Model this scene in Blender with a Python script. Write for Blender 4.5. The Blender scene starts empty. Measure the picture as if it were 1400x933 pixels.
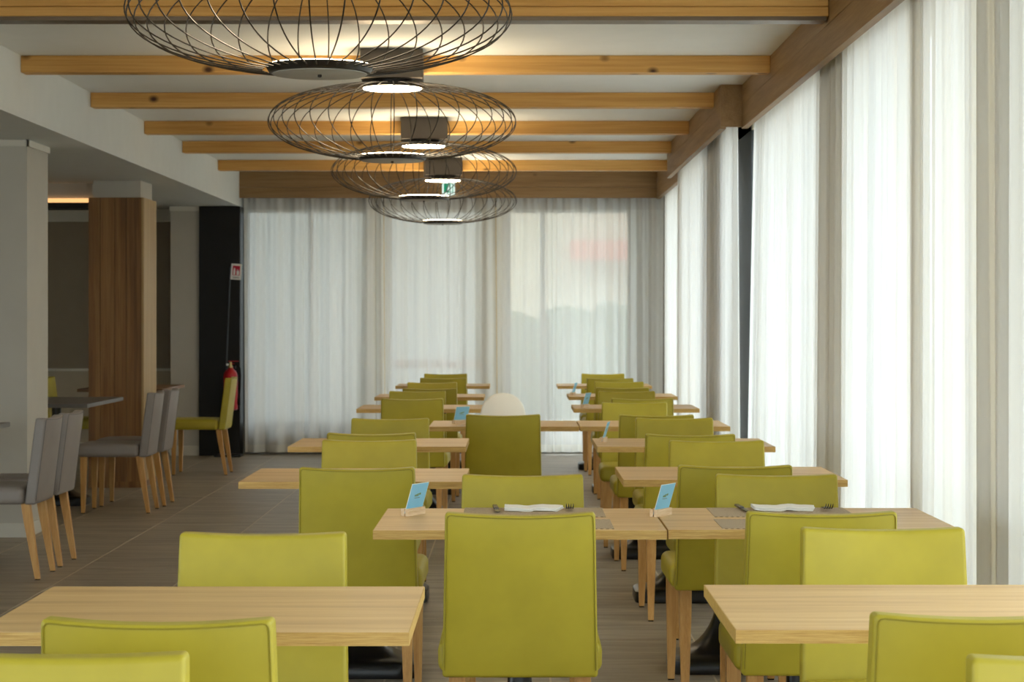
import bpy, bmesh, math, random
from mathutils import Vector, Matrix
random.seed(7)
SC = bpy.context.scene
COL = SC.collection
PI = math.pi

# ------------------------------------------------------------------ camera
H = 1.356                      # eye height
cam_d = bpy.data.cameras.new('camera'); cam = bpy.data.objects.new('camera', cam_d); COL.objects.link(cam)
cam.location = (0, 0, H); cam.rotation_euler = (PI/2, 0, 0)
cam_d.sensor_width = 36.0; cam_d.lens = 2800/1400*36.0
cam_d.shift_x = -5.0/1400; cam_d.shift_y = -31.5/1400
cam_d.clip_start = 0.05; cam_d.clip_end = 300
cam_d.dof.use_dof = True; cam_d.dof.focus_distance = 5.6; cam_d.dof.aperture_fstop = 13.0
SC.camera = cam
# ------------------------------------------------------------------ world: bright overcast sky
W = bpy.data.worlds.new('overcast_sky'); SC.world = W; W.use_nodes = True
bg = W.node_tree.nodes['Background']
bg.inputs['Color'].default_value = (0.89, 0.95, 1.0, 1); bg.inputs['Strength'].default_value = 3.6
# ------------------------------------------------------------------ exposure
SC.view_settings.view_transform = 'Standard'; SC.view_settings.look = 'None'
SC.view_settings.gamma = 1.0; SC.view_settings.use_curve_mapping = False
SC.view_settings.exposure = 0.78
SC.cycles.use_denoising = True
SC.cycles.diffuse_bounces = 7; SC.cycles.max_bounces = 14; SC.cycles.transparent_max_bounces = 16
SC.cycles.transmission_bounces = 8; SC.cycles.sample_clamp_indirect = 8.0
SC.cycles.caustics_reflective = False; SC.cycles.caustics_refractive = False

# ------------------------------------------------------------------ materials
def lin(r, g, b):
    f = lambda c: (c/255/12.92) if c/255 <= 0.04045 else ((c/255+0.055)/1.055)**2.4
    return (f(r), f(g), f(b), 1.0)
class NT:
    def __init__(s, name):
        s.m = bpy.data.materials.new(name); s.m.use_nodes = True
        s.t = s.m.node_tree; s.t.nodes.clear()
        s.out = s.n('ShaderNodeOutputMaterial')
    def n(s, ty, **kw):
        nd = s.t.nodes.new(ty)
        for k, v in kw.items():
            if k in nd.inputs: nd.inputs[k].default_value = v
            else: setattr(nd, k, v)
        return nd
    def l(s, a, b): s.t.links.new(a, b)
    def bsdf(s, rough=.5, spec=.5, metal=0.0, color=None):
        b = s.n('ShaderNodeBsdfPrincipled')
        b.inputs['Roughness'].default_value = rough; b.inputs['Specular IOR Level'].default_value = spec
        b.inputs['Metallic'].default_value = metal
        if color: b.inputs['Base Color'].default_value = color
        s.l(b.outputs[0], s.out.inputs[0]); return b
    def coord(s, scale=(1, 1, 1), rnd=True):
        tc = s.n('ShaderNodeTexCoord'); mp = s.n('ShaderNodeMapping'); mp.inputs['Scale'].default_value = scale
        src = tc.outputs['Object']
        if rnd:
            oi = s.n('ShaderNodeObjectInfo'); ad = s.n('ShaderNodeVectorMath', operation='MULTIPLY_ADD')
            cb = s.n('ShaderNodeCombineXYZ')
            for i in range(3): s.l(oi.outputs['Random'], cb.inputs[i])
            s.l(cb.outputs[0], ad.inputs[0]); ad.inputs[1].default_value = (17.0, 31.0, 23.0); s.l(src, ad.inputs[2]); src = ad.outputs[0]
        s.l(src, mp.inputs[0]); return mp.outputs[0]
    def noise(s, vec, scale, detail=4, rough=.6, dist=0.0):
        nd = s.n('ShaderNodeTexNoise'); nd.inputs['Scale'].default_value = scale; nd.inputs['Detail'].default_value = detail
        nd.inputs['Roughness'].default_value = rough; nd.inputs['Distortion'].default_value = dist
        s.l(vec, nd.inputs['Vector']); return nd.outputs['Fac']
    def ramp(s, fac, stops):
        r = s.n('ShaderNodeValToRGB'); e = r.color_ramp.elements
        e[0].position, e[0].color = stops[0]; e[1].position, e[1].color = stops[-1]
        for p, c in stops[1:-1]:
            x = e.new(p); x.color = c
        s.l(fac, r.inputs[0]); return r.outputs[0]
    def mix(s, fac, a, b, mode='MIX'):
        m = s.n('ShaderNodeMix', data_type='RGBA', blend_type=mode)
        for v, i in ((fac, 0), (a, 6), (b, 7)):
            if hasattr(v, 'is_linked') or isinstance(v, bpy.types.NodeSocket): s.l(v, m.inputs[i])
            else: m.inputs[i].default_value = v
        return m.outputs[2]
    def bump(s, b, h, strength=.2, dist=.002):
        bp = s.n('ShaderNodeBump'); bp.inputs['Strength'].default_value = strength; bp.inputs['Distance'].default_value = dist
        s.l(h, bp.inputs['Height']); s.l(bp.outputs[0], b.inputs['Normal'])

M = {}
def plain(key, col, rough=.5, spec=.5, metal=0.0, var=.06, scale=6.0):
    n = NT(key); b = n.bsdf(rough, spec, metal)
    v = n.coord((1, 1, 1)); f = n.noise(v, scale, 3)
    d = tuple(c*(1-var) for c in col[:3])+(1,); u = tuple(min(1, c*(1+var)) for c in col[:3])+(1,)
    n.l(n.ramp(f, [(.3, d), (.7, u)]), b.inputs['Base Color'])
    M[key] = n.m; return n, b
def wood(key, dark, mid, light, axis=0, streak=14.0, along=.8, rough=.5, knots=0.0, spec=.35, fine=.35):
    n = NT(key); b = n.bsdf(rough, spec)
    sc = [streak]*3; sc[axis] = along
    v = n.coord(tuple(sc)); f = n.noise(v, 1.0, 6, .62, .4)
    c = n.ramp(f, [(.30, dark), (.5, mid), (.70, light)])
    sc2 = [streak*9]*3; sc2[axis] = along*4
    v2 = n.coord(tuple(sc2)); g = n.noise(v2, 1.0, 3, .7)
    c = n.mix(fine, c, n.ramp(g, [(.35, dark), (.65, light)]), 'MIX')
    if knots:
        sc3 = [7.0]*3; sc3[axis] = 5.0
        v3 = n.coord(tuple(sc3)); vo = n.n('ShaderNodeTexVoronoi'); vo.inputs['Scale'].default_value = 1.0
        n.l(v3, vo.inputs['Vector'])
        k = n.ramp(vo.outputs['Distance'], [(.06, (1, 1, 1, 1)), (.20, (0, 0, 0, 1))])
        # only some cells carry a knot
        sp = n.n('ShaderNodeSeparateColor'); n.l(vo.outputs['Color'], sp.inputs[0])
        gt = n.n('ShaderNodeMath', operation='GREATER_THAN'); n.l(sp.outputs[0], gt.inputs[0]); gt.inputs[1].default_value = 1-knots
        mu = n.n('ShaderNodeMath', operation='MULTIPLY'); n.l(k, mu.inputs[0]); n.l(gt.outputs[0], mu.inputs[1])
        c = n.mix(mu.outputs[0], c, lin(70, 38, 14))
    n.l(c, b.inputs['Base Color']); n.bump(b, g, .12, .001)
    M[key] = n.m; return n
def leather(key, col):
    n = NT(key); b = n.bsdf(.46, .4)
    v = n.coord((1, 1, 1)); f = n.noise(v, 7, 3)
    n.l(n.ramp(f, [(.3, tuple(c*.93 for c in col[:3])+(1,)), (.7, tuple(c*1.05 for c in col[:3])+(1,))]), b.inputs['Base Color'])
    g = n.noise(v, 380, 2); n.bump(b, g, .10, .0008)
    M[key] = n.m
def emit(key, col, strength):
    n = NT(key); e = n.n('ShaderNodeEmission'); e.inputs[0].default_value = col; e.inputs[1].default_value = strength
    n.l(e.outputs[0], n.out.inputs[0]); M[key] = n.m
def sheer(key, col, transp, transl):
    n = NT(key)
    d = n.n('ShaderNodeBsdfDiffuse'); d.inputs[0].default_value = col
    t = n.n('ShaderNodeBsdfTranslucent'); t.inputs[0].default_value = col
    tr = n.n('ShaderNodeBsdfTransparent'); tr.inputs[0].default_value = (1, 1, 1, 1)
    v = n.coord((60, 60, .12), rnd=False); f = n.noise(v, 1.0, 3)
    lw = n.n('ShaderNodeLayerWeight'); lw.inputs[0].default_value = .35          # weave closes when seen along the cloth
    m1 = n.n('ShaderNodeMixShader'); m1.inputs[0].default_value = transl
    n.l(d.outputs[0], m1.inputs[1]); n.l(t.outputs[0], m1.inputs[2])
    a = n.n('ShaderNodeMapRange'); a.inputs[1].default_value = 0; a.inputs[2].default_value = 1
    a.inputs[3].default_value = transp*1.2; a.inputs[4].default_value = transp*.15
    n.l(lw.outputs['Facing'], a.inputs[0])
    ad = n.n('ShaderNodeMath', operation='MULTIPLY'); mr = n.n('ShaderNodeMapRange')
    mr.inputs[1].default_value = .3; mr.inputs[2].default_value = .7; mr.inputs[3].default_value = .85; mr.inputs[4].default_value = 1.15
    n.l(f, mr.inputs[0]); n.l(a.outputs[0], ad.inputs[0]); n.l(mr.outputs[0], ad.inputs[1])
    m2 = n.n('ShaderNodeMixShader'); n.l(ad.outputs[0], m2.inputs[0]); n.l(m1.outputs[0], m2.inputs[1]); n.l(tr.outputs[0], m2.inputs[2])
    n.l(m2.outputs[0], n.out.inputs[0]); M[key] = n.m

leather('lime', lin(177, 161, 46)); leather('grey_leather', lin(140, 131, 125))
plain('lime_seam', lin(146, 132, 38), .5, .3)
plain('grey_seam', lin(96, 92, 90), .5, .3)
wood('leg_wood', lin(176, 124, 64), lin(202, 152, 86), lin(216, 172, 108), axis=2, streak=30, along=3, fine=.25)
wood('oak_top', lin(186, 144, 88), lin(213, 174, 114), lin(228, 196, 138), axis=0, streak=18, along=.9, rough=.42, fine=.3)
wood('oak_edge', lin(168, 124, 60), lin(200, 158, 86), lin(224, 190, 118), axis=0, streak=120, along=5, rough=.5, fine=.5)
wood('pine', lin(186, 134, 64), lin(212, 162, 88), lin(230, 186, 114), axis=0, streak=12, along=.5, rough=.5, knots=.75, fine=.3)
wood('pelmet_x', lin(116, 88, 54), lin(144, 112, 72), lin(164, 132, 90), axis=0, streak=16, along=.7, rough=.5, knots=.08)
wood('pelmet_y', lin(116, 88, 54), lin(144, 112, 72), lin(164, 132, 90), axis=1, streak=16, along=.7, rough=.5, knots=.08)
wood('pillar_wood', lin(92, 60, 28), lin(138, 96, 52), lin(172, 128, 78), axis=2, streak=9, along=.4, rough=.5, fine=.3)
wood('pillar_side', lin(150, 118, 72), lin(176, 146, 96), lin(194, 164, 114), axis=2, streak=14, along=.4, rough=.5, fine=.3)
wood('walnut_top', lin(96, 66, 40), lin(128, 92, 58), lin(150, 112, 72), axis=0, streak=18, along=.9)
wood('holder_wood', lin(206, 168, 124), lin(226, 198, 160), lin(240, 220, 190), axis=0, streak=60, along=8)
plain('wall_paint', lin(190, 185, 174), .8, .2, var=.02)
plain('ceiling_paint', lin(232, 234, 233), .85, .2, var=.015)
plain('soffit_paint', lin(212, 215, 213), .85, .2, var=.02)
plain('taupe_paint', lin(150, 138, 120), .8, .2, var=.03)
plain('dado_paint', lin(184, 172, 150), .8, .2, var=.03)
plain('trim_white', lin(214, 210, 198), .7, .3, var=.02)
plain('black_panel', lin(22, 21, 19), .55, .3, var=.15)
plain('black_base', lin(20, 20, 21), .32, .5, var=.1)
plain('black_metal', lin(40, 34, 28), .38, .5, .3, var=.1)
plain('box_grey', lin(92, 84, 76), .6, .3, var=.05)
plain('rubber', lin(24, 22, 20), .7, .2)
plain('steel', lin(150, 145, 135), .3, .5, .9)
plain('cutlery', lin(92, 90, 86), .25, .5, 1.0, var=.02)  # metal toned dark for fork tines standing against the light
plain('taupe_metal', lin(120, 104, 86), .35, .5, .6)
plain('post_dark', lin(58, 64, 70), .5, .4)
plain('frame_beige', lin(228, 214, 184), .7, .3, var=.04)
plain('frame_grey', lin(120, 116, 108), .6, .3)
plain('grey_top', lin(112, 108, 104), .45, .4, var=.05)
plain('dish_grey', lin(176, 174, 168), .55, .3, .0)
plain('napkin', lin(240, 238, 232), .9, .1, var=.01)
plain('white_plastic', lin(252, 246, 232), .35, .5, var=.01)
plain('card_blue', lin(136, 198, 228), .5, .3, var=.03)
plain('card_white', lin(236, 238, 236), .6, .3, var=.01)
plain('ink_gold', lin(120, 140, 90), .6, .2)
plain('ink_grey', lin(120, 115, 112), .6, .2)
plain('ext_red', lin(176, 14, 26), .3, .5, var=.04)
plain('sign_red', lin(190, 30, 56), .5, .3, var=.02)
plain('sign_white', lin(232, 230, 226), .5, .3, var=.01)
plain('brass', lin(190, 170, 120), .3, .5, .8)
plain('paving', lin(176, 172, 164), .9, .2, var=.06, scale=1.0)
plain('render_cream', lin(206, 196, 172), .9, .2, var=.04)
plain('render_grey', lin(170, 172, 166), .9, .2, var=.04)
plain('awning_red', lin(214, 122, 100), .8, .2)
plain('roof_tile', lin(176, 96, 66), .85, .2)
plain('hedge', lin(92, 108, 84), .9, .2, var=.35, scale=5)
plain('rail_brown', lin(150, 84, 52), .7, .3)
plain('grout', lin(205, 194, 174), .9, .2)
sheer('sheer', (.875, .88, .865, 1), .12, .32)
sheer('sheer_hem', (.86, .85, .80, 1), .02, .42)
sheer('sheer_head', (.74, .74, .73, 1), .05, .40)
emit('lamp_glow', (1.0, .82, .55, 1), 20.0)
emit('led_up', (1.0, .79, .50, 1), 26.0)
emit('led_strip', (1.0, .52, .20, 1), .75)
emit('spot_glow', (.95, .97, 1.0, 1), 5.0)
emit('sign_green', lin(40, 150, 110), .55)
emit('sign_lit', lin(215, 235, 225), .7)
# floor tile: grey-brown streaks across the room
n = NT('floor_tile'); b = n.bsdf(.42, .45)
v = n.coord((1.3, 11, 1)); f = n.noise(v, 1.0, 6, .66, .8)
v2 = n.coord((5, 70, 1)); g = n.noise(v2, 1.0, 3)
c = n.ramp(f, [(.30, lin(110, 100, 87)), (.5, lin(145, 134, 117)), (.70, lin(177, 166, 148))])
c = n.mix(.25, c, n.ramp(g, [(.35, lin(112, 100, 84)), (.65, lin(166, 152, 130))]))
n.l(c, b.inputs['Base Color']); n.bump(b, g, .08, .001); M['floor_tile'] = n.m
# woven placemat
n = NT('placemat'); b = n.bsdf(.7, .3)
tc = n.n('ShaderNodeTexCoord'); ck = n.n('ShaderNodeTexChecker'); ck.inputs['Scale'].default_value = 120
ck.inputs[1].default_value = lin(208, 188, 158); ck.inputs[2].default_value = lin(122, 104, 82)
n.l(tc.outputs['Object'], ck.inputs[0]); n.l(ck.outputs[0], b.inputs['Base Color']); n.bump(b, ck.outputs[1], .5, .001); M['placemat'] = n.m
# window glass
n = NT('window_glass'); tr = n.n('ShaderNodeBsdfTransparent'); gl = n.n('ShaderNodeBsdfGlossy'); gl.inputs['Roughness'].default_value = .02
tr.inputs[0].default_value = (.93, .96, .96, 1)
mx = n.n('ShaderNodeMixShader'); mx.inputs[0].default_value = .06; n.l(tr.outputs[0], mx.inputs[1]); n.l(gl.outputs[0], mx.inputs[2]); n.l(mx.outputs[0], n.out.inputs[0]); M['window_glass'] = n.m

# ------------------------------------------------------------------ mesh helpers
class MB:
    """collects verts / faces of ONE mesh"""
    def __init__(s): s.v = []; s.f = []
    def add(s, vs, fs):
        o = len(s.v); s.v += [tuple(p) for p in vs]; s.f += [tuple(i+o for i in f) for f in fs]; return s
    def box(s, x0, x1, y0, y1, z0, z1):
        return s.add([(x0,y0,z0),(x1,y0,z0),(x1,y1,z0),(x0,y1,z0),(x0,y0,z1),(x1,y0,z1),(x1,y1,z1),(x0,y1,z1)],
              [(0,3,2,1),(4,5,6,7),(0,1,5,4),(1,2,6,5),(2,3,7,6),(3,0,4,7)])
    def rbox(s, c, size, r, seg=2, mid=1, fn=None):
        """rounded box, optional deformation fn(p)->p"""
        h = [d/2 for d in size]; r = min(r, *h)
        ax = []
        for k in range(3):
            a = [h[k]-r+r*math.sin(PI/2*i/(seg+1)*1.0) if False else h[k]-r+r*(i/(seg)) for i in range(seg+1)]
            m = [(-(h[k]-r)+2*(h[k]-r)*i/mid) for i in range(1, mid)] if h[k]-r > 1e-6 else []
            neg = [-q for q in reversed(a)]
            lst = neg+m+a
            out = []
            for q in lst:
                if not out or abs(out[-1]-q) > 1e-7: out.append(q)
            ax.append(out)
        idx = {}; vs = []; fs = []
        def vid(p):
            key = tuple(round(q, 7) for q in p)
            if key in idx: return idx[key]
            inn = [max(-(h[k]-r), min(h[k]-r, p[k])) for k in range(3)]
            d = Vector([p[k]-inn[k] for k in range(3)])
            if d.length > 1e-9:
                # cube -> sphere mapping per corner
                d = d.normalized()*r if True else d
            q = Vector(inn)+d
            q = q+Vector(c)
            if fn: q = Vector(fn(q))
            idx[key] = len(vs); vs.append(tuple(q)); return idx[key]
        for k in range(3):
            a, b_ = [(1, 2), (2, 0), (0, 1)][k]
            for sgn in (-1, 1):
                A, B = ax[a], ax[b_]
                for i in range(len(A)-1):
                    for j in range(len(B)-1):
                        q = []
                        for (ii, jj) in ((i, j), (i+1, j), (i+1, j+1), (i, j+1)):
                            p = [0, 0, 0]; p[k] = sgn*h[k]; p[a] = A[ii]; p[b_] = B[jj]; q.append(vid(p))
                        if sgn < 0: q.reverse()
                        if len(set(q)) >= 3: fs.append(tuple(dict.fromkeys(q)))
        return s.add(vs, fs)
    def lathe(s, prof, n=24, c=(0, 0, 0), cap=True):
        vs = []; fs = []; m = len(prof)
        for (r, z) in prof:
            for i in range(n):
                t = 2*PI*i/n; vs.append((c[0]+r*math.cos(t), c[1]+r*math.sin(t), c[2]+z))
        for k in range(m-1):
            for i in range(n):
                fs.append((k*n+i, k*n+(i+1) % n, (k+1)*n+(i+1) % n, (k+1)*n+i))
        if cap: fs.append(tuple(reversed(range(n)))); fs.append(tuple((m-1)*n+i for i in range(n)))
        return s.add(vs, fs)
    def tube(s, pts, r, n=6, cap=True):
        pts = [Vector(p) for p in pts]; vs = []; fs = []
        t0 = (pts[1]-pts[0]).normalized()
        u = t0.orthogonal().normalized()
        for i, p in enumerate(pts):
            t = (pts[min(i+1, len(pts)-1)]-pts[max(i-1, 0)]).normalized()
            u = (u-t*u.dot(t)).normalized(); w = t.cross(u)
            rr = r[i] if isinstance(r, (list, tuple)) else r
            for k in range(n):
                a = 2*PI*k/n; vs.append(p+u*rr*math.cos(a)+w*rr*math.sin(a))
        for i in range(len(pts)-1):
            for k in range(n): fs.append((i*n+k, i*n+(k+1) % n, (i+1)*n+(k+1) % n, (i+1)*n+k))
        if cap: fs.append(tuple(reversed(range(n)))); fs.append(tuple((len(pts)-1)*n+k for k in range(n)))
        return s.add(vs, fs)
    def loft(s, rings, cap=True):
        n = len(rings[0]); vs = [p for r in rings for p in r]; fs = []
        for k in range(len(rings)-1):
            for i in range(n): fs.append((k*n+i, k*n+(i+1) % n, (k+1)*n+(i+1) % n, (k+1)*n+i))
        if cap: fs.append(tuple(reversed(range(n)))); fs.append(tuple((len(rings)-1)*n+i for i in range(n)))
        return s.add(vs, fs)
    def prism(s, poly, y0, y1):
        """polygon in xz extruded along y"""
        n = len(poly); vs = [(x, y0, z) for x, z in poly]+[(x, y1, z) for x, z in poly]
        fs = [tuple(range(n)), tuple(reversed(range(n, 2*n)))]+[(i, i+n, (i+1) % n+n, (i+1) % n) for i in range(n)]
        return s.add(vs, fs)
    def mesh(s, name, smooth=False, angle=None):
        me = bpy.data.meshes.new(name); me.from_pydata(s.v, [], s.f)
        bm = bmesh.new(); bm.from_mesh(me); bmesh.ops.recalc_face_normals(bm, faces=bm.faces)
        if smooth:
            a = math.radians(angle or 40)
            for f in bm.faces: f.smooth = True
            for e in bm.edges:
                if len(e.link_faces) == 2 and e.calc_face_angle(0) > a: e.smooth = False
        bm.to_mesh(me); bm.free(); return me
def obj(name, me, mat, parent=None, loc=(0, 0, 0), rz=0.0):
    if isinstance(me, MB): me = me.mesh(name)
    o = bpy.data.objects.new(name, me); COL.objects.link(o)
    if mat and not me.materials: me.materials.append(M[mat])
    o.parent = parent; o.location = loc; o.rotation_euler = (0, 0, rz); return o
def tag(o, label=None, cat=None, group=None, kind=None):
    if label: o['label'] = label
    if cat: o['category'] = cat
    if group: o['group'] = group
    if kind: o['kind'] = kind
    return o
def thing(name, label, cat, loc=(0, 0, 0), rz=0.0, group=None):
    o = bpy.data.objects.new(name, None); COL.objects.link(o); o.location = loc; o.rotation_euler = (0, 0, rz)
    o.empty_display_size = .1
    return tag(o, label, cat, group)
def struct(name, mb, mat, label=None, parent=None):
    o = obj(name, mb, mat, parent)
    if parent is None: o['kind'] = 'structure'
    if label: o['label'] = label
    return o
KIDS = {}
def copy_tree(o, loc, rz, label=None, group=None):
    c = o.copy(); COL.objects.link(c); c.location = loc; c.rotation_euler = (0, 0, rz)
    if label: c['label'] = label
    if group: c['group'] = group
    for ch in [q for q in ALL_CHILDREN(o)]:
        d = ch.copy(); COL.objects.link(d); d.parent = c
        for g in ALL_CHILDREN(ch):
            e = g.copy(); COL.objects.link(e); e.parent = d
    return c
_kids = {}
def ALL_CHILDREN(o):
    if o.name not in _kids: _kids[o.name] = list(o.children)
    return _kids[o.name]

# ================================================================== THE SETTING
XL = -2.72                      # face of the ceiling drop on the aisle side
CZ = 2.80                       # ceiling
SZ = 2.458                      # lower ceiling on the far side of the aisle
PZ = 2.538                      # underside of the wooden pelmets
YB = 20.30                      # curtain line of the end wall
YR = -4.0                       # wall behind the camera
# floor: bed of grout with separate tiles
fl = struct('floor', MB().box(-6.6, 1.9, YR, 21.0, -.06, -.0012), 'grout', 'grey-brown streaked tile floor with pale joints')
TX, TY, J = .62, 1.24, .008
tile_me = MB().box(J/2, TX-J/2, J/2, TY-J/2, -.0012, 0).mesh('tile')
i0 = 0
for ci in range(12):
    x = -2.97+TX*(ci-5)
    if x > 1.85 or x < -6.6: continue
    off = (TY/2 if ci % 2 else 0)
    for k in range(18):
        y = -1.3+off+k*TY
        if y > 20.9: continue
        if y+TY > 21.0 or x+TX > 1.9: pass
        t = obj('tile', tile_me, 'floor_tile', fl, (x, y, 0))
# remaining floor outside the tile field, behind the camera
struct('floor_behind', MB().box(-6.6, 1.9, YR, -1.32, -.0012, -.0002), 'floor_tile', 'grey-brown tile floor behind the viewer')
ce = struct('ceiling', MB().box(XL-.02, 2.1, YR, 21.0, CZ, CZ+.12), 'ceiling_paint', 'white ceiling between the pine beams')
struct('ceiling_drop', MB().box(-6.6, XL, YR, 21.0, SZ, CZ+.12), 'soffit_paint', 'lower pale ceiling over the aisle with an upright edge')
struct('wall_left', MB().box(-6.75, -6.6, 5.6, 21.2, 0, CZ).box(-6.75, -6.6, YR, -3.4, 0, CZ).box(-6.75, -6.6, -3.4, 5.6, 2.40, CZ).box(-6.75, -6.6, -3.4, 5.6, 0, .25), 'wall_paint', 'pale wall beyond the aisle seating')
struct('wall_rear', MB().box(-6.6, 2.1, YR-.15, YR, 2.60, CZ).box(-6.6, -5.9, YR-.15, YR, 0, 2.60).box(1.5, 2.1, YR-.15, YR, 0, 2.60), 'wall_paint', 'pale wall with an added wide window behind the viewer')
# back wall of the aisle side, with dado and baseboard
wb = struct('wall_back', MB().box(-6.6, -3.10, 20.75, 20.95, 0, SZ), 'taupe_paint', 'taupe end wall behind the aisle seating')
struct('wall_dado', MB().box(-6.6, -3.42, 20.70, 20.75, .10, .82), 'dado_paint', 'pale lower band of the taupe end wall')
struct('trim_1', MB().box(-6.6, -3.42, 20.68, 20.75, .82, .845), 'trim_white', 'pale rail on top of the dado')
struct('baseboard_back', MB().box(-6.6, -3.42, 20.685, 20.75, 0, .10), 'trim_white', 'pale baseboard of the taupe end wall')
struct('trim_2', MB().box(-6.6, -3.40, 20.66, 20.75, 2.33, 2.36).box(-6.6, -3.40, 20.70, 20.75, 2.36, SZ), 'trim_white', 'pale moulding along the top of the taupe end wall')
pier = struct('wall_pier', MB().box(-3.40, -3.10, 20.18, 20.75, 0, SZ-.001), 'wall_paint', 'narrow grey wall pier beside the black column')
struct('trim_3', MB().box(-3.41, -3.10, 20.165, 20.18, 2.41, SZ-.002), 'trim_white', 'pale cap moulding on the narrow grey pier')
struct('baseboard_pier', MB().box(-3.41, -3.118, 20.165, 20.18, 0, .095), 'trim_white', 'white baseboard of the narrow grey pier')
struct('wall_column', MB().box(-3.116, -2.715, 20.15, 20.75, 0, SZ-.001), 'black_panel', 'black clad column between the grey pier and the curtain')
# plastered pillar
pl = struct('pillar', MB().box(-3.60, -3.02, 12.66, 13.22, 0, SZ-.001), 'wall_paint', 'plain plastered pillar beside the grey chairs')
pt = MB(); a = .012
pt.box(-3.60-a, -3.02+a, 12.66-a, 12.66, SZ-.04, SZ-.001); pt.box(-3.02, -3.02+a, 12.66-a, 13.22+a, SZ-.04, SZ-.001)
struct('trim_4', pt, 'trim_white', 'white crown strip on the plain pillar')
pb = MB(); pb.box(-3.60-a, -3.02+a, 12.66-a, 12.66, 0, .085); pb.box(-3.02, -3.02+a, 12.66-a, 13.22+a, 0, .085)
struct('baseboard_pillar', pb, 'trim_white', 'white baseboard of the plain pillar')
# wood-clad pillar: boards round a plaster core
core = struct('pillar', MB().box(-3.38, -3.00, 16.38, 16.90, 0, SZ-.001), 'wall_paint', 'pillar clad in brown oak boards with a white cap')
bx = [-3.41, -3.315, -3.20, -3.105, -2.985]
for k in range(4):
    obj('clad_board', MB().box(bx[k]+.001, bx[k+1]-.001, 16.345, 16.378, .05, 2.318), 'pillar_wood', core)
by = [16.345, 16.46, 16.58, 16.70, 16.81, 16.92]
for k in range(5):
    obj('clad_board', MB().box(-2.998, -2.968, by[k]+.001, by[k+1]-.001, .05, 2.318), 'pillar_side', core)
obj('plinth', MB().box(-3.41, -2.968, 16.345, 16.92, 0, .05), 'pillar_wood', core)
# bulkhead with light slot behind the pillars
struct('wall_bulkhead', MB().box(-6.6, -3.45, 16.75, 17.05, 2.335, SZ-.001), 'wall_paint', 'ceiling bulkhead between the two pillars')
ls = thing('led_strip_light', 'amber light strip under the bulkhead beside the oak pillar', 'light strip', (-5.0, 16.74, 2.318))
obj('diffuser', MB().box(-1.5, 1.55, -.012, .03, -.016, .016), 'led_strip', ls)
obj('recess_shade', MB().box(-1.5, 1.55, .0, .30, -.064, -.018), 'black_panel', ls)  # black box stands in for the shaded recess beyond the strip

# ------------------------------------------------------------------ end wall (behind the sheer curtains)
struct('wall_end_header', MB().box(-2.715, 1.9, 20.40, 20.62, 2.46, CZ), 'frame_grey', 'grey header above the end windows')
struct('wall_end_sill', MB().box(-2.715, -1.30, 20.39, 20.62, 0, .27), 'frame_grey', 'low grey sill below the end window')
struct('wall_end_corner', MB().box(1.17, 1.9, 20.40, 20.62, 0, 2.46), 'frame_grey', 'grey corner post of the end windows')
struct('wall_end_post', MB().box(-.29, -.10, 20.39, 20.62, 0, 2.46), 'frame_beige', 'beige post between the end windows')
struct('wall_end_post', MB().box(-1.45, -1.29, 20.39, 20.62, 0, 2.46), 'frame_beige', 'beige post beside the first end window')
def window(name, u0, u1, z0, z1, axis, w, label, mull=(), t=.05, mat='frame_grey'):
    """framed window in a plane: axis 'x' = spans x at y=w, axis 'y' = spans y at x=w"""
    root = thing(name, label, None); root['kind'] = 'structure'
    def bb(a0, a1, c0, c1, d0, d1):
        return MB().box(a0, a1, w+d0, w+d1, c0, c1) if axis == 'x' else MB().box(w+d0, w+d1, a0, a1, c0, c1)
    obj('stile', bb(u0, u0+t, z0, z1, 0, .06), mat, root); obj('stile', bb(u1-t, u1, z0, z1, 0, .06), mat, root)
    obj('rail', bb(u0+t, u1-t, z1-t, z1, 0, .06), mat, root); obj('rail', bb(u0+t, u1-t, z0, z0+t, 0, .06), mat, root)
    ed = [u0]+list(mull)+[u1]
    for m_ in mull: obj('mullion', bb(m_-t/2, m_+t/2, z0+t, z1-t, 0, .06), mat, root)
    for k in range(len(ed)-1): obj('pane', bb(ed[k]+t/2, ed[k+1]-t/2, z0+t, z1-t, .025, .031), 'window_glass', root)
    return root
window('window_1', -2.715, -1.45, .27, 2.46, 'x', 20.46, 'end window behind the plain white curtain beside the black column', (-2.05,))
window('window_2', -1.29, -.29, .0, 2.46, 'x', 20.46, 'end window with a brown railing outside')
window('window_3', -.10, 1.17, .0, 2.46, 'x', 20.46, 'end window nearest the corner with a red awning outside', (.27,))
# ------------------------------------------------------------------ long window wall
window('window_16', -5.9, 1.5, 0, 2.60, 'x', YR-.1, 'wide unseen window added behind the viewer for daylight', (-4.4, -2.9, -1.4, .1))  # unseen window added to let daylight in from behind the camera
window('window_17', -3.4, 5.6, .25, 2.40, 'y', -6.72, 'wide unseen window added beyond the aisle for daylight', (-1.6, .2, 2.0, 3.8))  # added out of view so daylight reaches the front aisle tables
piers = [(-4.0, -3.2), (-.6, -.1), (2.6, 3.1), (6.16, 6.74), (7.56, 7.80), (9.40, 10.10), (13.75, 14.85), (17.0, 17.3), (20.0, 20.5)]
XW = 1.585
for k, (a0, a1) in enumerate(piers):
    struct('wall_window_pier', MB().box(XW, XW+.28, a0, a1, 0, CZ), 'post_dark' if 13 < a0 < 14 else 'frame_beige', 'dark pier behind the gap of the long curtains' if 13 < a0 < 14 else 'beige pier between the long windows')
struct('wall_window_header', MB().box(XW, XW+.28, YR, 20.6, 2.62, CZ), 'frame_beige', 'beige header above the long windows')
wn = 4
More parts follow.
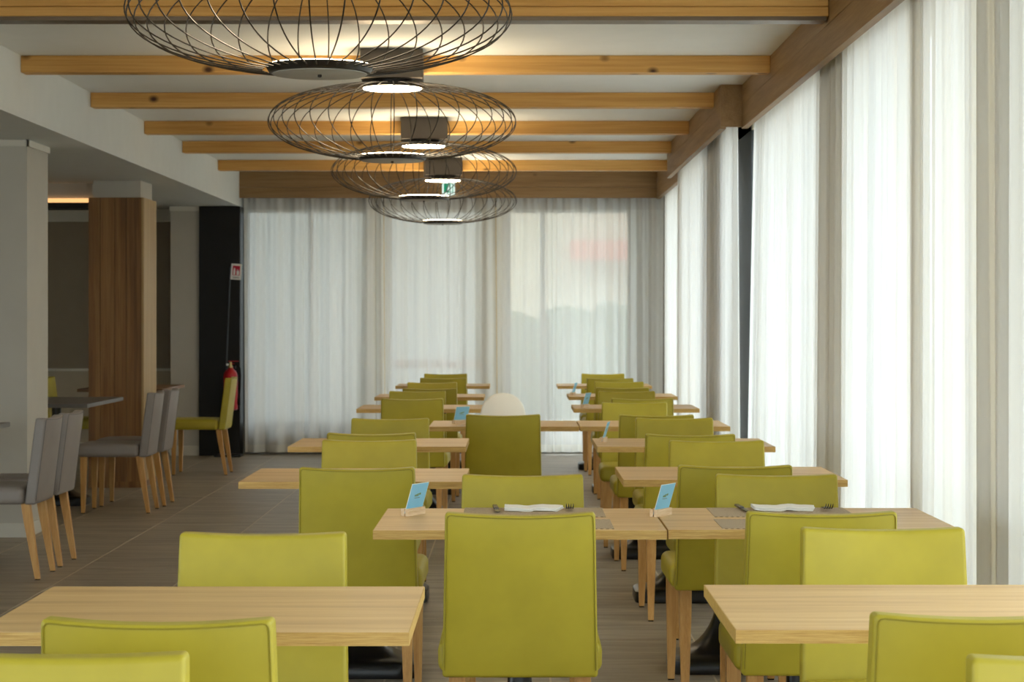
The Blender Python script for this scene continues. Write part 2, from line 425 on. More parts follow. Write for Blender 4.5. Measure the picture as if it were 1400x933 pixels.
for k in range(len(piers)-1):
    a0, a1 = piers[k][1], piers[k+1][0]
    nm = max(1, round((a1-a0)/1.3))
    window('window_%d' % wn, a0, a1, 0, 2.62, 'y', XW+.08, 'tall window of the long window wall', [a0+(a1-a0)*q/nm for q in range(1, nm)], mat='frame_beige'); wn += 1

# ------------------------------------------------------------------ outside
struct('ground_outside', MB().box(-40, 40, 20.95, 70, -.12, -.05), 'paving', 'pale paving outside the end windows')
struct('ground_outside', MB().box(-40, -6.76, YR-.16, 20.95, -.12, -.05), 'paving', 'pale paving beyond the aisle side')
struct('ground_outside', MB().box(-40, 1.9, -30, YR-.16, -.12, -.05), 'paving', 'pale paving behind the viewer')
struct('ground_outside', MB().box(1.9, 40, -30, 20.95, -.12, -.05), 'paving', 'pale paving outside the long windows')
struct('wall_outside', MB().box(-9, -.35, 24.6, 24.8, -.05, 3.2), 'render_grey', 'grey rendered wall outside the end window')
struct('added_shade_roof', MB().box(-9, 3.0, 20.98, 22.3, 2.75, 2.9), 'render_grey', 'grey unseen roof added to shade the end windows')  # unseen roof, added to cut the sky light on the end curtains
rl = thing('terrace_railing', 'brown terrace railing outside the end window', 'railing', (-.95, 23.4, -.05))
obj('rail', MB().box(-.75, .65, -.02, .02, .83, .93), 'rail_brown', rl)
for x in (-.7, -.05, .6): obj('post', MB().box(x-.025, x+.025, -.018, .018, 0, .83), 'rail_brown', rl)
hs = thing('house', 'cream house with red awning outside the end window', 'house', (3.2, 34, -.05))
obj('wall', MB().box(-3.4, .2, 0, 4, 0, 4.4), 'render_cream', hs)
obj('awning', MB().prism([(-2.3, 2.35), (.15, 2.35), (.15, 2.66), (-2.3, 2.66)], -.9, -.02), 'awning_red', hs)
obj('roof', MB().add([(-3.7, -.4, 4.4), (.5, -.4, 4.4), (.5, 4.4, 4.4), (-3.7, 4.4, 4.4), (-2.5, 2, 5.6), (-.7, 2, 5.6)], [(0, 1, 5, 4), (1, 2, 5), (2, 3, 4, 5), (3, 0, 4), (3, 2, 1, 0)]), 'roof_tile', hs)
hd = MB()
for k in range(26):
    hd.rbox((-.4+k*.13+random.uniform(-.03, .03), random.uniform(-.12, .12), .75+random.uniform(-.12, .12)), (.34, .5, 1.5+random.uniform(-.1, .25)), .12)
tag(obj('hedge', hd.mesh('hedge', True, 50), 'hedge', None, (.4, 29, -.05)), 'grey-green hedge outside the corner window', 'hedge')

# ------------------------------------------------------------------ beams
BEAMS = [5.4, 7.30, 9.15, 11.25, 13.10, 14.99, 16.70, 18.70]
BL = ['pine ceiling beam closest overhead, out of view', 'pine ceiling beam behind the nearest wire lamp',
      'double-board pine beam with a metal strip below, nearest in view', 'pine beam carrying the second wire lamp', 'pine beam between the second and third wire lamps',
      'pine beam carrying the third wire lamp', 'pine beam between the third and farthest wire lamps', 'pine beam closest to the end wall pelmet']
for k, y in enumerate(BEAMS):
    if k == 0: continue
    x1 = 1.27 if 12.68 < y < 17.15 else 1.40
    L = x1-XL
    if y == 9.15:
        r = thing('ceiling_beam', BL[k], 'beam', (XL, y, 2.706), group='pine beams across the ceiling')
        obj('board', MB().rbox((L/2, .07, .021), (L-.002, .14, .042), .004), 'pine', r)
        obj('board', MB().rbox((L/2, .072, .069), (L-.002, .14, .050), .004), 'pine', r)
        obj('metal_strip', MB().box(.01, L-.01, .01, .13, -.018, 0), 'taupe_metal', r)
    else:
        o = obj('ceiling_beam', MB().rbox((L/2, .06, .0465), (L-.002, .12, .093), .004), 'pine', None, (XL, y, 2.706))
        tag(o, BL[k], 'beam', 'pine beams across the ceiling')
# ------------------------------------------------------------------ pelmets (timber boxes hiding the curtain tracks)
def pelmet(label, x, y0, y1, mat='pelmet_y'):
    r = thing('curtain_pelmet', label, 'pelmet', (x, y0, PZ), group='wooden pelmets above the curtains')
    h = CZ-PZ-.001; L = y1-y0
    cuts = [0, h*.52, h]
    for k in range(2): obj('board', MB().box(0, .03, 0, L, cuts[k]+(.0015 if k else 0), cuts[k+1]), mat, r)
    obj('edge_strip', MB().box(-.004, .034, 0, L, -.010, 0), 'pelmet_y' if mat == 'pelmet_y' else mat, r)
    return r
pelmet('long oak pelmet above the nearest long curtains', 1.40, YR, 12.66)
p2 = pelmet('projecting oak pelmet past the dark window post', 1.268, 12.68, 17.15)
obj('end_block', MB().box(0, .16, -.025, 0, 0, CZ-PZ-.001), 'pelmet_y', p2)
pelmet('short oak pelmet in the far window corner', 1.39, 17.17, 20.14)
r = thing('curtain_pelmet', 'oak pelmet across the end wall above its curtains', 'pelmet', (XL, 20.15, PZ), group='wooden pelmets above the curtains')
h = CZ-PZ-.001
obj('board', MB().box(0, 4.11, 0, .03, 0, h*.40), 'pelmet_x', r); obj('board', MB().box(0, 4.11, .004, .03, h*.40+.002, h), 'pelmet_x', r)

# ------------------------------------------------------------------ curtains
def curtain(label, p0, p1, z0=.025, z1=2.74, amp=.035, lam=.15, seed=1, sway=0.0, sway_end=0.0, head=None):
    rnd = random.Random(seed)
    p0 = Vector(p0+(0,)) if len(p0) == 2 else Vector(p0); p1 = Vector(p1+(0,)) if len(p1) == 2 else Vector(p1)
    d = p1-p0; L = d.length; t = d/L; nrm = Vector((-t.y, t.x, 0))
    ns = int(L/.011); phs = [0.0]; w = [rnd.uniform(.6, 1.7) for _ in range(200)]
    amps = [rnd.uniform(.35, 1.25) for _ in range(400)]
    ph = 0
    for i in range(ns):
        s = i*L/ns; k = int(s/(lam*1.3)); ph += 2*PI*(L/ns)/(lam*w[k % 200]); phs.append(ph)
    nz = 16
    def pos(i, z, off=0.0):
        s = i*L/ns; f = (z1-z)/(z1-z0)
        q = phs[i]; kk = q/(2*PI)+.25; k = int(kk); fr = kk-k; fr = fr*fr*(3-2*fr)
        A = amps[k % 400]*(1-fr)+amps[(k+1) % 400]*fr
        o = amp*A*(.55+.45*f**.6)*math.sin(q)+amp*.22*math.sin(q*2.7+seed)*(1-.3*f)+amp*.3*(math.sin(s*1.9+seed)+.6*math.sin(s*.83+2*seed))*f
        ss = s+sway_end*f*(s/L)+.012*f*math.sin(q*.37+seed*2)+.010*math.sin(q+1.2)*f+sway*f*(1-s/L)
        return p0+t*ss+nrm*(o+off)+Vector((0, 0, z))
    def sheet(za, zb, rows, off):
        mb = MB(); vs = []; fs = []
        for j in range(rows+1):
            z = za+(zb-za)*j/rows
            for i in range(ns+1): vs.append(pos(i, z, off))
        for j in range(rows):
            for i in range(ns): a_ = j*(ns+1)+i; fs.append((a_, a_+1, a_+ns+2, a_+ns+1))
        mb.add(vs, fs); return mb.mesh('sheet', True, 180)
    root = thing('sheer_curtain', label, 'curtain', (0, 0, 0), group='floor-length sheer curtains')
    obj('cloth', sheet(z0+.075, z1-.001, nz, 0), 'sheer', root)
    obj('hem', sheet(z0, z0+.075, 2, 0), 'sheer_hem', root)
    if head: obj('header_tape', sheet(head[0], head[1], 2, -.006*head[2]), 'sheer_head', root)
    return root
XC = 1.508
curtain('sheer curtain beside the nearest tables, at the edge of the picture', (XC, 4.7), (XC, 6.30), seed=3, lam=.15, amp=.040)
curtain('sheer curtain just past the nearest one, beside the second table', (XC, 6.315), (XC, 7.675), seed=5, lam=.15, amp=.038)
curtain('sheer curtain beside the third table of the window row', (XC, 7.69), (XC, 9.60), seed=6, lam=.15, amp=.037)
curtain('sheer curtain ending at the dark window post', (XC, 9.615), (XC+.012, 12.92), seed=8, lam=.15, amp=.036, sway_end=.34)
curtain('sheer curtain under the projecting pelmet past the dark post', (1.385, 12.86), (1.375, 17.12), seed=11, lam=.16, amp=.033)
curtain('narrow sheer curtain in the far window corner', (XC-.03, 17.22), (XC-.03, 20.15), seed=14, lam=.16, amp=.034)
curtain('sheer end curtain beside the black column', (-2.695, YB), (-1.315, YB), seed=17, lam=.14, amp=.040, head=(2.43, 2.73, 1))
curtain('sheer end curtain in the middle, before a brown railing', (-1.305, YB), (-.205, YB), seed=19, lam=.14, amp=.040, head=(2.43, 2.73, 1))
curtain('sheer end curtain beside the window corner, a red awning behind it', (-.195, YB), (1.47, YB), seed=23, lam=.125, amp=.036, head=(2.43, 2.73, 1))
struct('trim_5', MB().box(XL+.01, 1.42, YB-.045, YB+.045, 2.745, CZ-.001), 'frame_grey', 'curtain track above the end curtains')
struct('trim_6', MB().box(1.436, 1.57, YR, 12.63, 2.745, CZ-.001), 'frame_grey', 'curtain track above the long curtains')
struct('trim_7', MB().box(1.32, 1.41, 12.80, 17.15, 2.745, CZ-.001), 'frame_grey', 'curtain track above the projecting section')
struct('trim_8', MB().box(1.424, 1.52, 17.18, 20.20, 2.745, CZ-.001), 'frame_grey', 'curtain track in the far corner')

# ================================================================== CHAIRS
CH, CBZ = .834, .392            # total height, underside of seat and back
def back_fn(p):
    x, y, z = p
    f = (z-CBZ)/(CH-CBZ)
    x2 = x*(1.0-.045*f)
    y2 = y+.055*f+.016*(1-(x/.21)**2)*(.3+.7*f)
    zz = z-.003*f+.009*f*((x/.21)**2)
    return (x2, y2, zz)
def make_chair(name, label, skin, seam):
    r = thing(name, label, 'chair')
    bt = .056; bw = .418; yb = .185                       # back thickness, width, front face
    bm = MB().rbox((0, yb+bt/2, (CH+CBZ)/2), (bw, bt, CH-CBZ), .011, seg=3, mid=6, fn=back_fn)
    bk = obj('backrest', bm.mesh('backrest', True, 60), skin, r)
    path = []; e = .006; w = bw/2-e; yy = yb+bt+.0005
    for z in [CBZ+.02+(CH-CBZ-.038)*i/8 for i in range(9)]: path.append((-w, yy, z))
    for a in (30, 60): path.append((-w+.012*(1-math.cos(math.radians(a))), yy, CH-.018+.012*math.sin(math.radians(a))))
    for i in range(9): path.append((-w+.012+(2*w-.024)*i/8, yy, CH-.006))
    for a in (60, 30): path.append((w-.012*(1-math.cos(math.radians(a))), yy, CH-.018+.012*math.sin(math.radians(a))))
    for z in [CBZ+.02+(CH-CBZ-.038)*i/8 for i in range(8, -1, -1)]: path.append((w, yy, z))
    obj('piping', MB().tube([back_fn(p) for p in path], .0018, 5).mesh('piping', True), seam, bk)
    def seat_fn(p):
        x, y, z = p; f = max(0, (z-.43)/.05)
        return (x*(1+.0*f), y, z+.012*f*(1-(x/.23)**2)*(1-((y+.035)/.24)**2))
    st = obj('seat', MB().rbox((0, -.035, .436), (.446, .435, .088), .028, seg=3, mid=5, fn=seat_fn).mesh('seat', True, 60), skin, r)
    for sx in (-1, 1):
        for sy, (x, y, dx, dy) in (('f', (.183, -.198, .004, -.004)), ('b', (.168, .185, .006, .062))):
            a, b_ = .0215, .0125
            x *= sx; dx *= sx
            def ring(s_, cx, cy, z): return [(cx-s_, cy-s_, z), (cx+s_, cy-s_, z), (cx+s_, cy+s_, z), (cx-s_, cy+s_, z)]
            lg = obj('leg', MB().loft([ring(a, x, y, .395), ring(a*.97, x+dx*.2, y+dy*.2, .31), ring(b_, x+dx, y+dy, .006)]), 'leg_wood', r)
            obj('foot_cap', MB().loft([ring(b_*.9, x+dx, y+dy, .006), ring(b_*.9, x+dx, y+dy, 0)]), 'rubber', lg)
    return r
G_L = 'lime chairs of the aisle row'; G_R = 'lime chairs of the window row'
ordn = {1: 'nearest', 2: 'second', 3: 'third', 4: 'fourth', 5: 'fifth', 6: 'sixth', 7: 'seventh', 8: 'farthest'}
proto = make_chair('dining_chair', '', 'lime', 'lime_seam')
def fmt(row, k, nmax, away):
    o = 'farthest' if k == nmax else ordn[k]
    return ('lime green chair facing away, drawn up to the %s table of the %s row' if away else 'lime green chair facing the viewer behind the %s table of the %s row') % (o, row)
# (x, depth of the top edge, facing away?, row, table number)
AIS, WIN = 'aisle', 'window'
chairs = [
 (-.613, 3.53, 1, AIS, 1), (-.608, 4.89, 0, AIS, 1), (-.548, 7.10, 1, AIS, 2), (-.620, 8.65, 0, AIS, 2),
 (-.651, 9.225, 1, AIS, 3), (-.651, 10.51, 0, AIS, 3), (-.660, 13.17, 1, AIS, 4), (-.692, 14.47, 0, AIS, 4),
 (-.630, 15.07, 1, AIS, 5), (-.674, 16.43, 0, AIS, 5), (-.632, 17.70, 1, AIS, 6), (-.651, 19.0, 0, AIS, 6),
 (.820, 3.59, 1, WIN, 1), (.904, 5.00, 0, WIN, 1), (.816, 5.475, 1, WIN, 2), (.859, 6.73, 0, WIN, 2),
 (.770, 7.20, 1, WIN, 3), (.852, 8.60, 0, WIN, 3), (.778, 9.13, 1, WIN, 4), (.823, 10.55, 0, WIN, 4),
 (.751, 10.95, 1, WIN, 5), (.723, 12.50, 0, WIN, 5), (.813, 13.19, 1, WIN, 6), (.787, 14.44, 0, WIN, 6),
 (.798, 15.27, 1, WIN, 7), (.836, 16.60, 0, WIN, 7), (.808, 17.60, 1, WIN, 8), (.811, 19.0, 0, WIN, 8)]
extra = [(-.706, 3.11, 0, 'lime green chair at the bottom corner beside the aisle, only its top edge showing'),
         (.892, 3.08, 0, 'lime green chair at the bottom corner beside the long curtains, only a corner showing'),
         (.012, 5.45, 1, 'large lime green chair facing away at the front middle table, fully seen from behind'),
         (.023, 6.72, 0, 'lime green chair facing the viewer behind the front middle table'),
         (-.067, 10.99, 1, 'dark olive green chair facing away at the rear middle table, before the white chair')]
first = True
def put(o0, x, yt, away, label, group, rz_j=0.0):
    global first
    y = yt+.272 if away else yt-.215
    rz = (PI if away else 0)+rz_j
    if first:
        first = False; o0.location = (x, y, 0); o0.rotation_euler = (0, 0, rz); o0['label'] = label; o0['group'] = group; ALL_CHILDREN(o0)
        for c_ in o0.children: ALL_CHILDREN(c_)
        return o0
    return copy_tree(o0, (x, y, 0), rz, label, group)
rj = random.Random(3)
for (x, yt, away, row, k) in chairs:
    put(proto, x, yt, away, fmt(row, k, 6 if row == AIS else 8, away), G_L if row == AIS else G_R, rj.uniform(-.02, .02))
for (x, yt, away, lb) in extra: put(proto, x, yt, away, lb, 'lime dining chairs')
copy_tree(proto, (-2.745, 17.83, 0), -PI/2, 'lime green chair seen from the side before the fire extinguisher', 'side chairs by the oak pillar')
copy_tree(proto, (-3.84, 17.95, 0), PI/2, 'green chair mostly hidden behind the oak pillar', 'side chairs by the oak pillar')
gproto = make_chair('dining_chair', 'grey chair nearest to the plain pillar, seen from the side', 'grey_leather', 'grey_seam')
gproto['group'] = 'grey dining chairs by the pillars'
gproto.location = (-2.72, 10.77, 0); gproto.rotation_euler = (0, 0, -PI/2)
ALL_CHILDREN(gproto)
for c_ in gproto.children: ALL_CHILDREN(c_)
for (x, y, lb) in [(-2.725, 11.32, 'grey chair standing just past the nearest grey chair'),
                   (-2.795, 14.38, 'grey chair before the oak pillar with its whole seat in view'),
                   (-2.775, 14.91, 'grey chair beside the oak pillar, behind another grey chair')]:
    copy_tree(gproto, (x, y, 0), -PI/2, lb)
gproto['label'] = 'grey chair at the picture edge before the plain pillar'

# ================================================================== TABLES
TH = .756; TW, TD, TT = .83, .67, .026
def superring(hx, hy, z, p=4.0, n=28):
    out = []
    for i in range(n):
        t = 2*PI*i/n; c_, s_ = math.cos(t), math.sin(t)
        out.append((hx*math.copysign(abs(c_)**(2/p), c_), hy*math.copysign(abs(s_)**(2/p), s_), z))
    return out
def make_table(name, label, w, d, top='oak_top', edge='oak_edge', base=True):
    r = thing(name, label, 'table')
    tp = obj('tabletop', MB().box(-w/2+.002, w/2-.002, -d/2+.002, d/2-.002, TH-TT, TH), top, r)
    for (a, c_) in (((-w/2, w/2), (-d/2, -d/2+.002)), ((-w/2, w/2), (d/2-.002, d/2)), ((-w/2, -w/2+.002), (-d/2+.002, d/2-.002)), ((w/2-.002, w/2), (-d/2+.002, d/2-.002))):
        obj('edge_band', MB().box(a[0], a[1], c_[0], c_[1], TH-TT, TH-.0005), edge, tp)
    obj('mounting_plate', MB().box(-.17, .17, -.17, .17, TH-TT-.012, TH-TT), 'black_base', r)
    rings = [superring(.225, .148, 0.0, 8), superring(.228, .150, .008, 8), superring(.226, .148, .052, 8), superring(.212, .136, .062, 7)]
    for k in range(1, 11):
        t = k/10; a_ = t*PI/2
        hx = .035+(.205-.035)*(1-math.sin(a_)); hy = .035+(.130-.035)*(1-math.sin(a_)); z = .064+.24*(1-math.cos(a_))
        rings.append(superring(hx, hy, z, 6-3.5*t))
    obj('foot', MB().loft(rings).mesh('foot', True, 50), 'black_base', r)
    obj('column', MB().lathe([(.034, .29), (.034, TH-TT-.012)], 20).mesh('column', True, 50), 'black_base', r)
    return r
tproto = make_table('dining_table', '', TW, TD); ALL_CHILDREN(tproto)
for c_ in tproto.children: ALL_CHILDREN(c_)
tabs = [(-.618, 4.24, AIS, 1), (-.600, 7.83, AIS, 2), (-.647, 9.875, AIS, 3), (-.635, 13.82, AIS, 4), (-.655, 15.84, AIS, 5), (-.646, 18.38, AIS, 6),
        (.838, 4.27, WIN, 1), (.847, 6.13, WIN, 2), (.815, 7.92, WIN, 3), (.795, 9.87, WIN, 4), (.770, 11.64, WIN, 5), (.800, 13.85, WIN, 6), (.820, 15.93, WIN, 7), (.787, 18.38, WIN, 8)]
firstt = True
ldet = {(AIS, 1): 'oak-topped table at the front of the aisle row', (WIN, 1): 'oak-topped table at the front of the window row',
        (WIN, 2): 'oak-topped table of the window row laid with napkin and fork'}
for (x, y, row, k) in tabs:
    lb = ldet.get((row, k)) or 'oak-topped table, %s of the %s row from the front' % ('farthest' if k == (6 if row == AIS else 8) else ordn[k], row)
    g = 'small oak tables of the %s row' % row
    if firstt: firstt = False; tproto.location = (x, y, 0); tproto['label'] = lb; tproto['group'] = g
    else: copy_tree(tproto, (x, y, 0), 0, lb, g)
copy_tree(tproto, (.012, 6.115, 0), 0, 'oak-topped front middle table laid with a napkin, pushed against the window row', 'small oak tables in the middle')
copy_tree(tproto, (-.065, 11.63, 0), 0, 'oak-topped rear middle table before the white round-backed chair', 'small oak tables in the middle')
gt = make_table('dining_table', 'dark grey table behind the plain pillar', .72, 1.31, 'grey_top', 'grey_top'); gt.location = (-3.34, 14.90, 0)
gt['group'] = 'aisle side tables'
gt2 = make_table('dining_table', 'dark grey table at the picture edge before the plain pillar', .80, 1.30, 'grey_top', 'grey_top'); gt2.location = (-3.31, 11.14, 0)
gt2['group'] = 'aisle side tables'
wt = make_table('dining_table', 'brown wooden table behind the oak pillar', .72, 1.16, 'walnut_top', 'walnut_top'); wt.location = (-3.345, 17.88, 0)
wt['group'] = 'aisle side tables'

# white round-backed chair behind the rear middle table
wc = thing('white_chair', 'white plastic chair with a round back behind the rear middle table', 'chair', (-.078, 12.42, 0))
rb = []
for k in range(7):
    z = k
outer = []
def shell_ring(y, s): return [(s*.139*math.copysign(abs(math.cos(2*PI*i/36))**.9, math.cos(2*PI*i/36)), y, .745+s*.150*math.copysign(abs(math.sin(2*PI*i/36))**.9, math.sin(2*PI*i/36))) for i in range(36)]
sh = MB().loft([shell_ring(.150, .93), shell_ring(.156, .985), shell_ring(.166, 1.0), shell_ring(.176, .985), shell_ring(.182, .93)])
obj('backrest', sh.mesh('backrest', True, 60), 'white_plastic', wc)
obj('seat', MB().rbox((0, 0, .455), (.40, .40, .035), .016, seg=3, mid=3).mesh('seat', True, 60), 'white_plastic', wc)
obj('back_support', MB().tube([(0, .17, .60), (0, .185, .50), (0, .14, .45)], .02, 8).mesh('sup', True), 'white_plastic', wc)
for sx in (-1, 1):
    for sy in (-1, 1):
        obj('leg', MB().tube([(sx*.15, sy*.14, .44), (sx*.185, sy*.18, 0)], [.016, .011], 8).mesh('leg', True), 'leg_wood', wc)

# ================================================================== ON THE TABLES
mat_me = None
def placemat(x0, x1, y0, y1, lb):
    o = obj('placemat', MB().rbox(((0), 0, .001), (x1-x0, y1-y0, .002), .0009), 'placemat', None, ((x0+x1)/2, (y0+y1)/2, TH))
    tag(o, lb, 'placemat', 'woven placemats')
placemat(-.160, .272, 6.165, 6.455, 'woven taupe placemat under the napkin on the front middle table')
placemat(-.150, .280, 5.815, 6.085, 'woven taupe placemat behind the large chair on the front middle table')
placemat(.600, 1.03, 6.165, 6.455, 'woven taupe placemat under the napkin on the window row table')
placemat(.588, 1.018, 5.82, 6.09, 'woven taupe placemat at the near edge of the laid window row table')
def napkin(x0, x1, y, lb):
    L = x1-x0; mb = MB()
    def fn(p):
        return (p[0]+(.012*(p[1]/.06) if p[0] > 0 else 0), p[1], p[2]+.0018*math.sin(p[0]*55+x0*9)+.001*math.sin(p[0]*110))
    r = thing('napkin', lb, 'napkin', ((x0+x1)/2, y, TH+.0022), group='folded paper napkins')
    obj('lower_fold', MB().rbox((0, 0, .0035), (L, .115, .005), .002, seg=2, mid=14, fn=fn).mesh('fold', True, 50), 'napkin', r)
    obj('upper_fold', MB().rbox((-.001, .001, .0088), (L-.003, .112, .005), .002, seg=2, mid=14, fn=fn).mesh('fold', True, 50), 'napkin', r)
napkin(-.035, .140, 6.375, 'white folded napkin on the front middle table')
napkin(.738, .930, 6.385, 'white folded napkin on the laid window row table')
def flat_strip(cs, t):
    """cs: list of (y, halfwidth, z) -> solid strip along y"""
    mb = MB(); rings = []
    for (y, w, z) in cs: rings.append([(-w, y, z), (w, y, z), (w, y, z+t), (-w, y, z+t)])
    return mb.loft(rings)
def fork(x, y, lb, rz=0):
    r = thing('fork', lb, 'fork', (x, y, TH+.0022), rz, group='forks')
    obj('handle', flat_strip([(.055, .006, .001), (.045, .008, .001), (.02, .0045, .003), (-.01, .003, .007)], .0022), 'cutlery', r)
    obj('neck_plate', flat_strip([(-.01, .003, .007), (-.022, .009, .007), (-.035, .0125, .006)], .0022), 'cutlery', r)
    for k in range(4):
        xx = -.0108+k*.0072
        obj('tine', MB().tube([(xx, -.034, .007), (xx, -.052, .0075), (xx, -.070, .014), (xx, -.082, .024)], [.0021, .0021, .0018, .0011], 6), 'cutlery', r)
def knife(x, y, lb):
    r = thing('knife', lb, 'knife', (x, y, TH+.0022), .06, group='knives')
    obj('handle', MB().rbox((0, .05, .005), (.016, .10, .008), .0035).mesh('h', True, 50), 'cutlery', r)
    obj('blade', flat_strip([(.0, .007, .003), (-.06, .0095, .003), (-.10, .005, .003)], .0018), 'cutlery', r)
fork(.167, 6.395, 'fork with upturned tines on the front middle table'); fork(.968, 6.395, 'fork with upturned tines on the laid window row table')
knife(-.060, 6.37, 'knife beside the napkin on the front middle table'); knife(.706, 6.39, 'knife beside the napkin on the laid window row table')

def menu_stand(x, y, deg, lb):
    r = thing('menu_holder', lb, 'menu holder', (x, y, TH), math.radians(deg), group='blue menu cards in wooden holders')
    hw = .050                                              # slotted block, long along local x; card leans towards -y
    obj('block', MB().prism([(-hw, 0), (hw, 0), (hw, .022), (-hw, .022)], -.013, -.0016), 'holder_wood', r)
    obj('block', MB().prism([(-hw, 0), (hw, 0), (hw, .022), (-hw, .022)], .0016, .013), 'holder_wood', r)
    cd = obj('card', MB().box(-.050, .050, -.0006, .0006, .0, .094), 'card_white', r, (0, .0012, .008)); cd.rotation_euler = (math.radians(17), 0, 0)
    obj('print', MB().box(-.0485, .0485, -.0010, -.0006, .001, .0925), 'card_blue', cd)
    lg = MB()
    for (a, c_, z0, z1) in ((-.017, -.012, .052, .058), (-.010, -.005, .052, .059), (-.003, .004, .052, .061), (.007, .016, .056, .062)): lg.box(a, c_, -.0013, -.0010, z0, z1)
    tag(obj('emblem', lg, 'ink_gold', cd), 'small gold emblem')
    obj('text_line', MB().box(-.015, .015, -.0013, -.0010, .046, .0477), 'ink_grey', cd)
    return r
menu_stand(-.312, 6.24, 62, 'blue menu card at the aisle end of the front middle table')
menu_stand(.440, 6.21, 60, 'blue menu card on the joint of the two laid tables')
menu_stand(-.315, 11.62, 42, 'blue menu card on the rear middle table')
menu_stand(.425, 9.92, 80, 'blue menu card on the fourth table of the window row')
menu_stand(.465, 13.75, 66, 'blue menu card on the sixth table of the window row')
menu_stand(.445, 15.92, 76, 'blue menu card on the seventh table of the window row')

# ================================================================== PENDANT LAMPS
LZ = [7.30, 11.25, 14.99, 18.70]; LX = -.672
R0, ZC, BH = .671, 2.418, .205
wire_pts = []
a0 = math.acos(.178/R0); a1 = math.acos(.15/R0)
for i in range(29):
    a = -a0+(a0+a1)*i/28
    wire_pts.append((R0*math.cos(a)**.92 if math.cos(a) > 0 else 0, 0, ZC+BH*math.sin(a)))
def make_lamp(label):
    r = thing('pendant_lamp', label, 'lamp', group='black wire cage lamps under the beams')
    obj('ceiling_box', MB().rbox((0, 0, (CZ+2.642)/2-.0005), (.335, .30, CZ-2.642-.001), .006), 'box_grey', r)
    obj('neck', MB().lathe([(.112, 2.642), (.112, 2.618), (.06, 2.612)], 32).mesh('neck', True, 40), 'black_metal', r)
    hd_ = obj('lamp_head', MB().lathe([(.11, 2.618), (.168, 2.612), (.170, 2.600), (.160, 2.600), (.158, 2.606), (.02, 2.606)], 40).mesh('head', True, 40), 'black_metal', r)
    obj('diffuser', MB().lathe([(.157, 2.605), (.157, 2.597), (.12, 2.594)], 40).mesh('diff', True, 60), 'lamp_glow', hd_)
    wm = MB().tube(wire_pts, .0027, 6).mesh('wire', True, 60)
    for k in range(36): obj('wire', wm, 'black_metal', r, (0, 0, 0), 2*PI*(k+.25)/36)
    ds = obj('dish', MB().lathe([(.170, 2.209), (.176, 2.211), (.190, 2.236), (.184, 2.236), (.180, 2.230), (.02, 2.230)], 40).mesh('dish', True, 40), 'black_metal', r)
    obj('dish_underside', MB().lathe([(.166, 2.2085), (.166, 2.2065), (.164, 2.2055)], 40).mesh('under', True, 40), 'dish_grey', ds)
    obj('knob', MB().lathe([(.004, 2.196), (.007, 2.198), (.007, 2.2055)], 14).mesh('knob', True, 40), 'black_metal', ds)
    obj('led_plate', MB().lathe([(.178, 2.231), (.178, 2.240), (.16, 2.2415)], 40).mesh('led', True, 40), 'led_up', ds)
    return r
lamp = make_lamp('large black wire cage lamp nearest overhead, cut by the top edge'); ALL_CHILDREN(lamp)
for c_ in lamp.children: ALL_CHILDREN(c_)
lamp.location = (LX-.012, LZ[0]-.152, 0)
for z, lb in ((1, 'second black wire cage lamp from the front'), (2, 'third black wire cage lamp from the front'), (3, 'farthest and smallest black wire cage lamp')):
    copy_tree(lamp, (LX+.004*z, LZ[z]-.152, 0), .03*z, lb)

# ================================================================== SAFETY GEAR
es = thing('exit_sign', 'green lit exit sign on the end wall pelmet', 'sign', (-.66, 20.14, 2.56))
obj('panel', MB().box(-.063, .063, -.014, .006, 0, .13), 'sign_lit', es)
pn = obj('pictogram', MB().box(-.046, .046, -.0165, -.0142, .030, .118), 'sign_green', es)
mn = MB()
mn.lathe([(.007, 0), (.007, .0015)], 12)
mn2 = MB().prism([(-.006, .088), (.008, .088), (.013, .070), (.006, .062), (.016, .048), (.012, .038), (.0, .052), (-.010, .036), (-.016, .040), (-.006, .060), (-.012, .072)], -.0185, -.0166)
obj('running_figure', mn2, 'sign_lit', pn)
obj('figure_head', MB().prism([(.008*math.cos(2*PI*i/12)+.002, .100+.008*math.sin(2*PI*i/12)) for i in range(12)], -.0185, -.0166), 'sign_lit', pn)
obj('doorway', MB().prism([(.020, .036), (.038, .036), (.038, .112), (.020, .112)], -.0175, -.0166), 'sign_lit', pn)

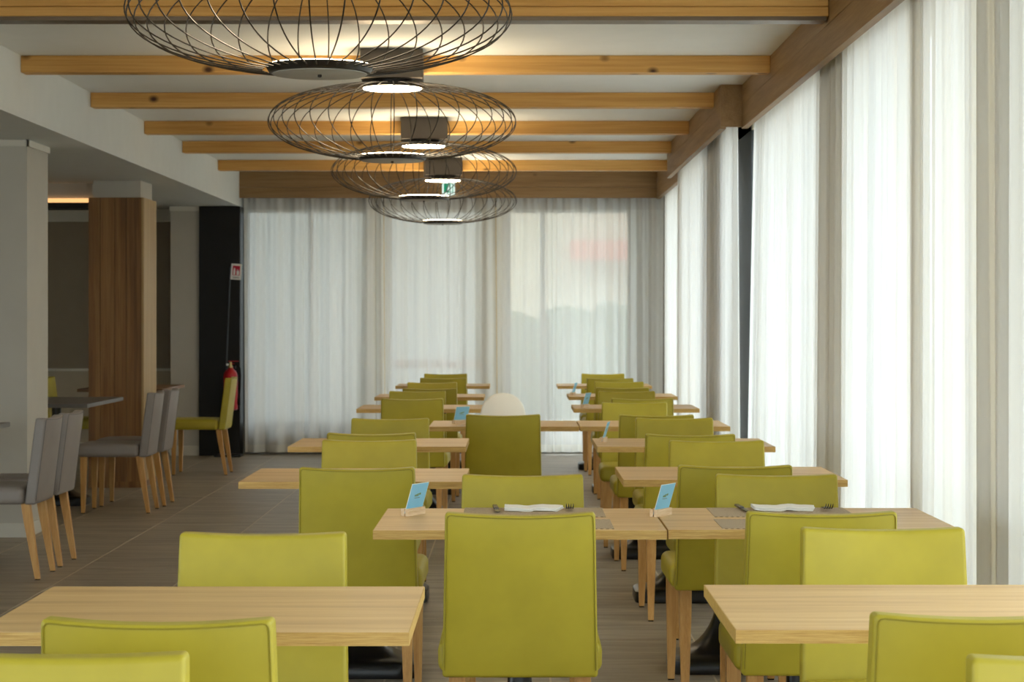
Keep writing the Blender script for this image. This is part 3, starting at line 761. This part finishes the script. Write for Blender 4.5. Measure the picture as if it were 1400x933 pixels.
st = thing('extinguisher_stand', 'black floor stand with a red and white sign beside the end curtain', 'stand', (-2.775, 20.02, 0))
obj('base', MB().rbox((-.03, 0, .012), (.26, .22, .024), .008), 'black_base', st)
obj('pole', MB().tube([(-.075, .045, .02), (-.055, .045, 1.0), (-.018, .045, 1.86)], .008, 10).mesh('pole', True), 'post_dark', st)
obj('bracket', MB().box(-.07, .03, .058, .075, .86, .90).box(-.07, -.05, .03, .075, .86, .90), 'black_base', st)
sg = obj('sign_plate', MB().box(0, .102, -.004, .0, 0, .156), 'sign_white', st, (-.018, .035, 1.735)); sg.rotation_euler = (0, math.radians(4), 0)
obj('red_field', MB().box(.016, .088, -.0055, -.0042, .042, .136), 'sign_red', sg)
obj('bottle_icon', MB().prism([(.024, .046), (.044, .046), (.044, .085), (.040, .095), (.040, .108), (.030, .118), (.028, .108), (.028, .095), (.024, .085)], -.0068, -.0056), 'sign_white', sg)
obj('flame_icon', MB().prism([(.056, .046), (.080, .046), (.083, .070), (.074, .098), (.070, .080), (.062, .105), (.055, .075)], -.0068, -.0056), 'sign_white', sg)
obj('text_line', MB().box(.018, .086, -.0052, -.0042, .022, .027), 'ink_grey', sg); obj('text_line', MB().box(.022, .082, -.0052, -.0042, .012, .016), 'ink_grey', sg)

fe = thing('fire_extinguisher', 'red fire extinguisher hung on the stand behind the side chair', 'fire extinguisher', (-2.785, 20.005, .455))
obj('cylinder', MB().lathe([(.058, 0), (.068, .008), (.070, .02), (.070, .33), (.066, .355), (.050, .385), (.028, .402), (.024, .415)], 28).mesh('cyl', True, 40), 'ext_red', fe)
obj('instruction_label', MB().lathe([(.0707, .13), (.0707, .29)], 28, cap=False).mesh('lab', True, 40), 'ext_red', fe)
lab = MB()
for k, z in enumerate((.145, .165, .185, .225, .245, .27)): lab.box(-.02, .038, -.0735, -.066, z, z+.006)
obj('label_text', lab, 'sign_white', fe)
obj('valve', MB().lathe([(.022, .412), (.022, .44), (.014, .45), (.014, .47)], 16).mesh('v', True, 40), 'brass', fe)
obj('lever', MB().rbox((.03, 0, .478), (.10, .02, .008), .003), 'ext_red', fe); obj('carry_handle', MB().tube([(-.005, 0, .455), (.03, 0, .452), (.075, 0, .430)], .006, 8).mesh('ch', True), 'ext_red', fe)
obj('gauge', MB().lathe([(.013, 0), (.013, .02)], 14, (-.03, 0, .435)).mesh('g', True, 40), 'sign_white', fe)
obj('hose', MB().tube([(.015, 0, .44), (.06, -.01, .445), (.092, -.015, .41), (.096, -.01, .34), (.090, 0, .22), (.082, 0, .12)], .010, 8).mesh('hose', True), 'rubber', fe)
obj('nozzle', MB().tube([(.083, 0, .13), (.079, 0, .05)], [.012, .017], 10).mesh('noz', True), 'rubber', fe)
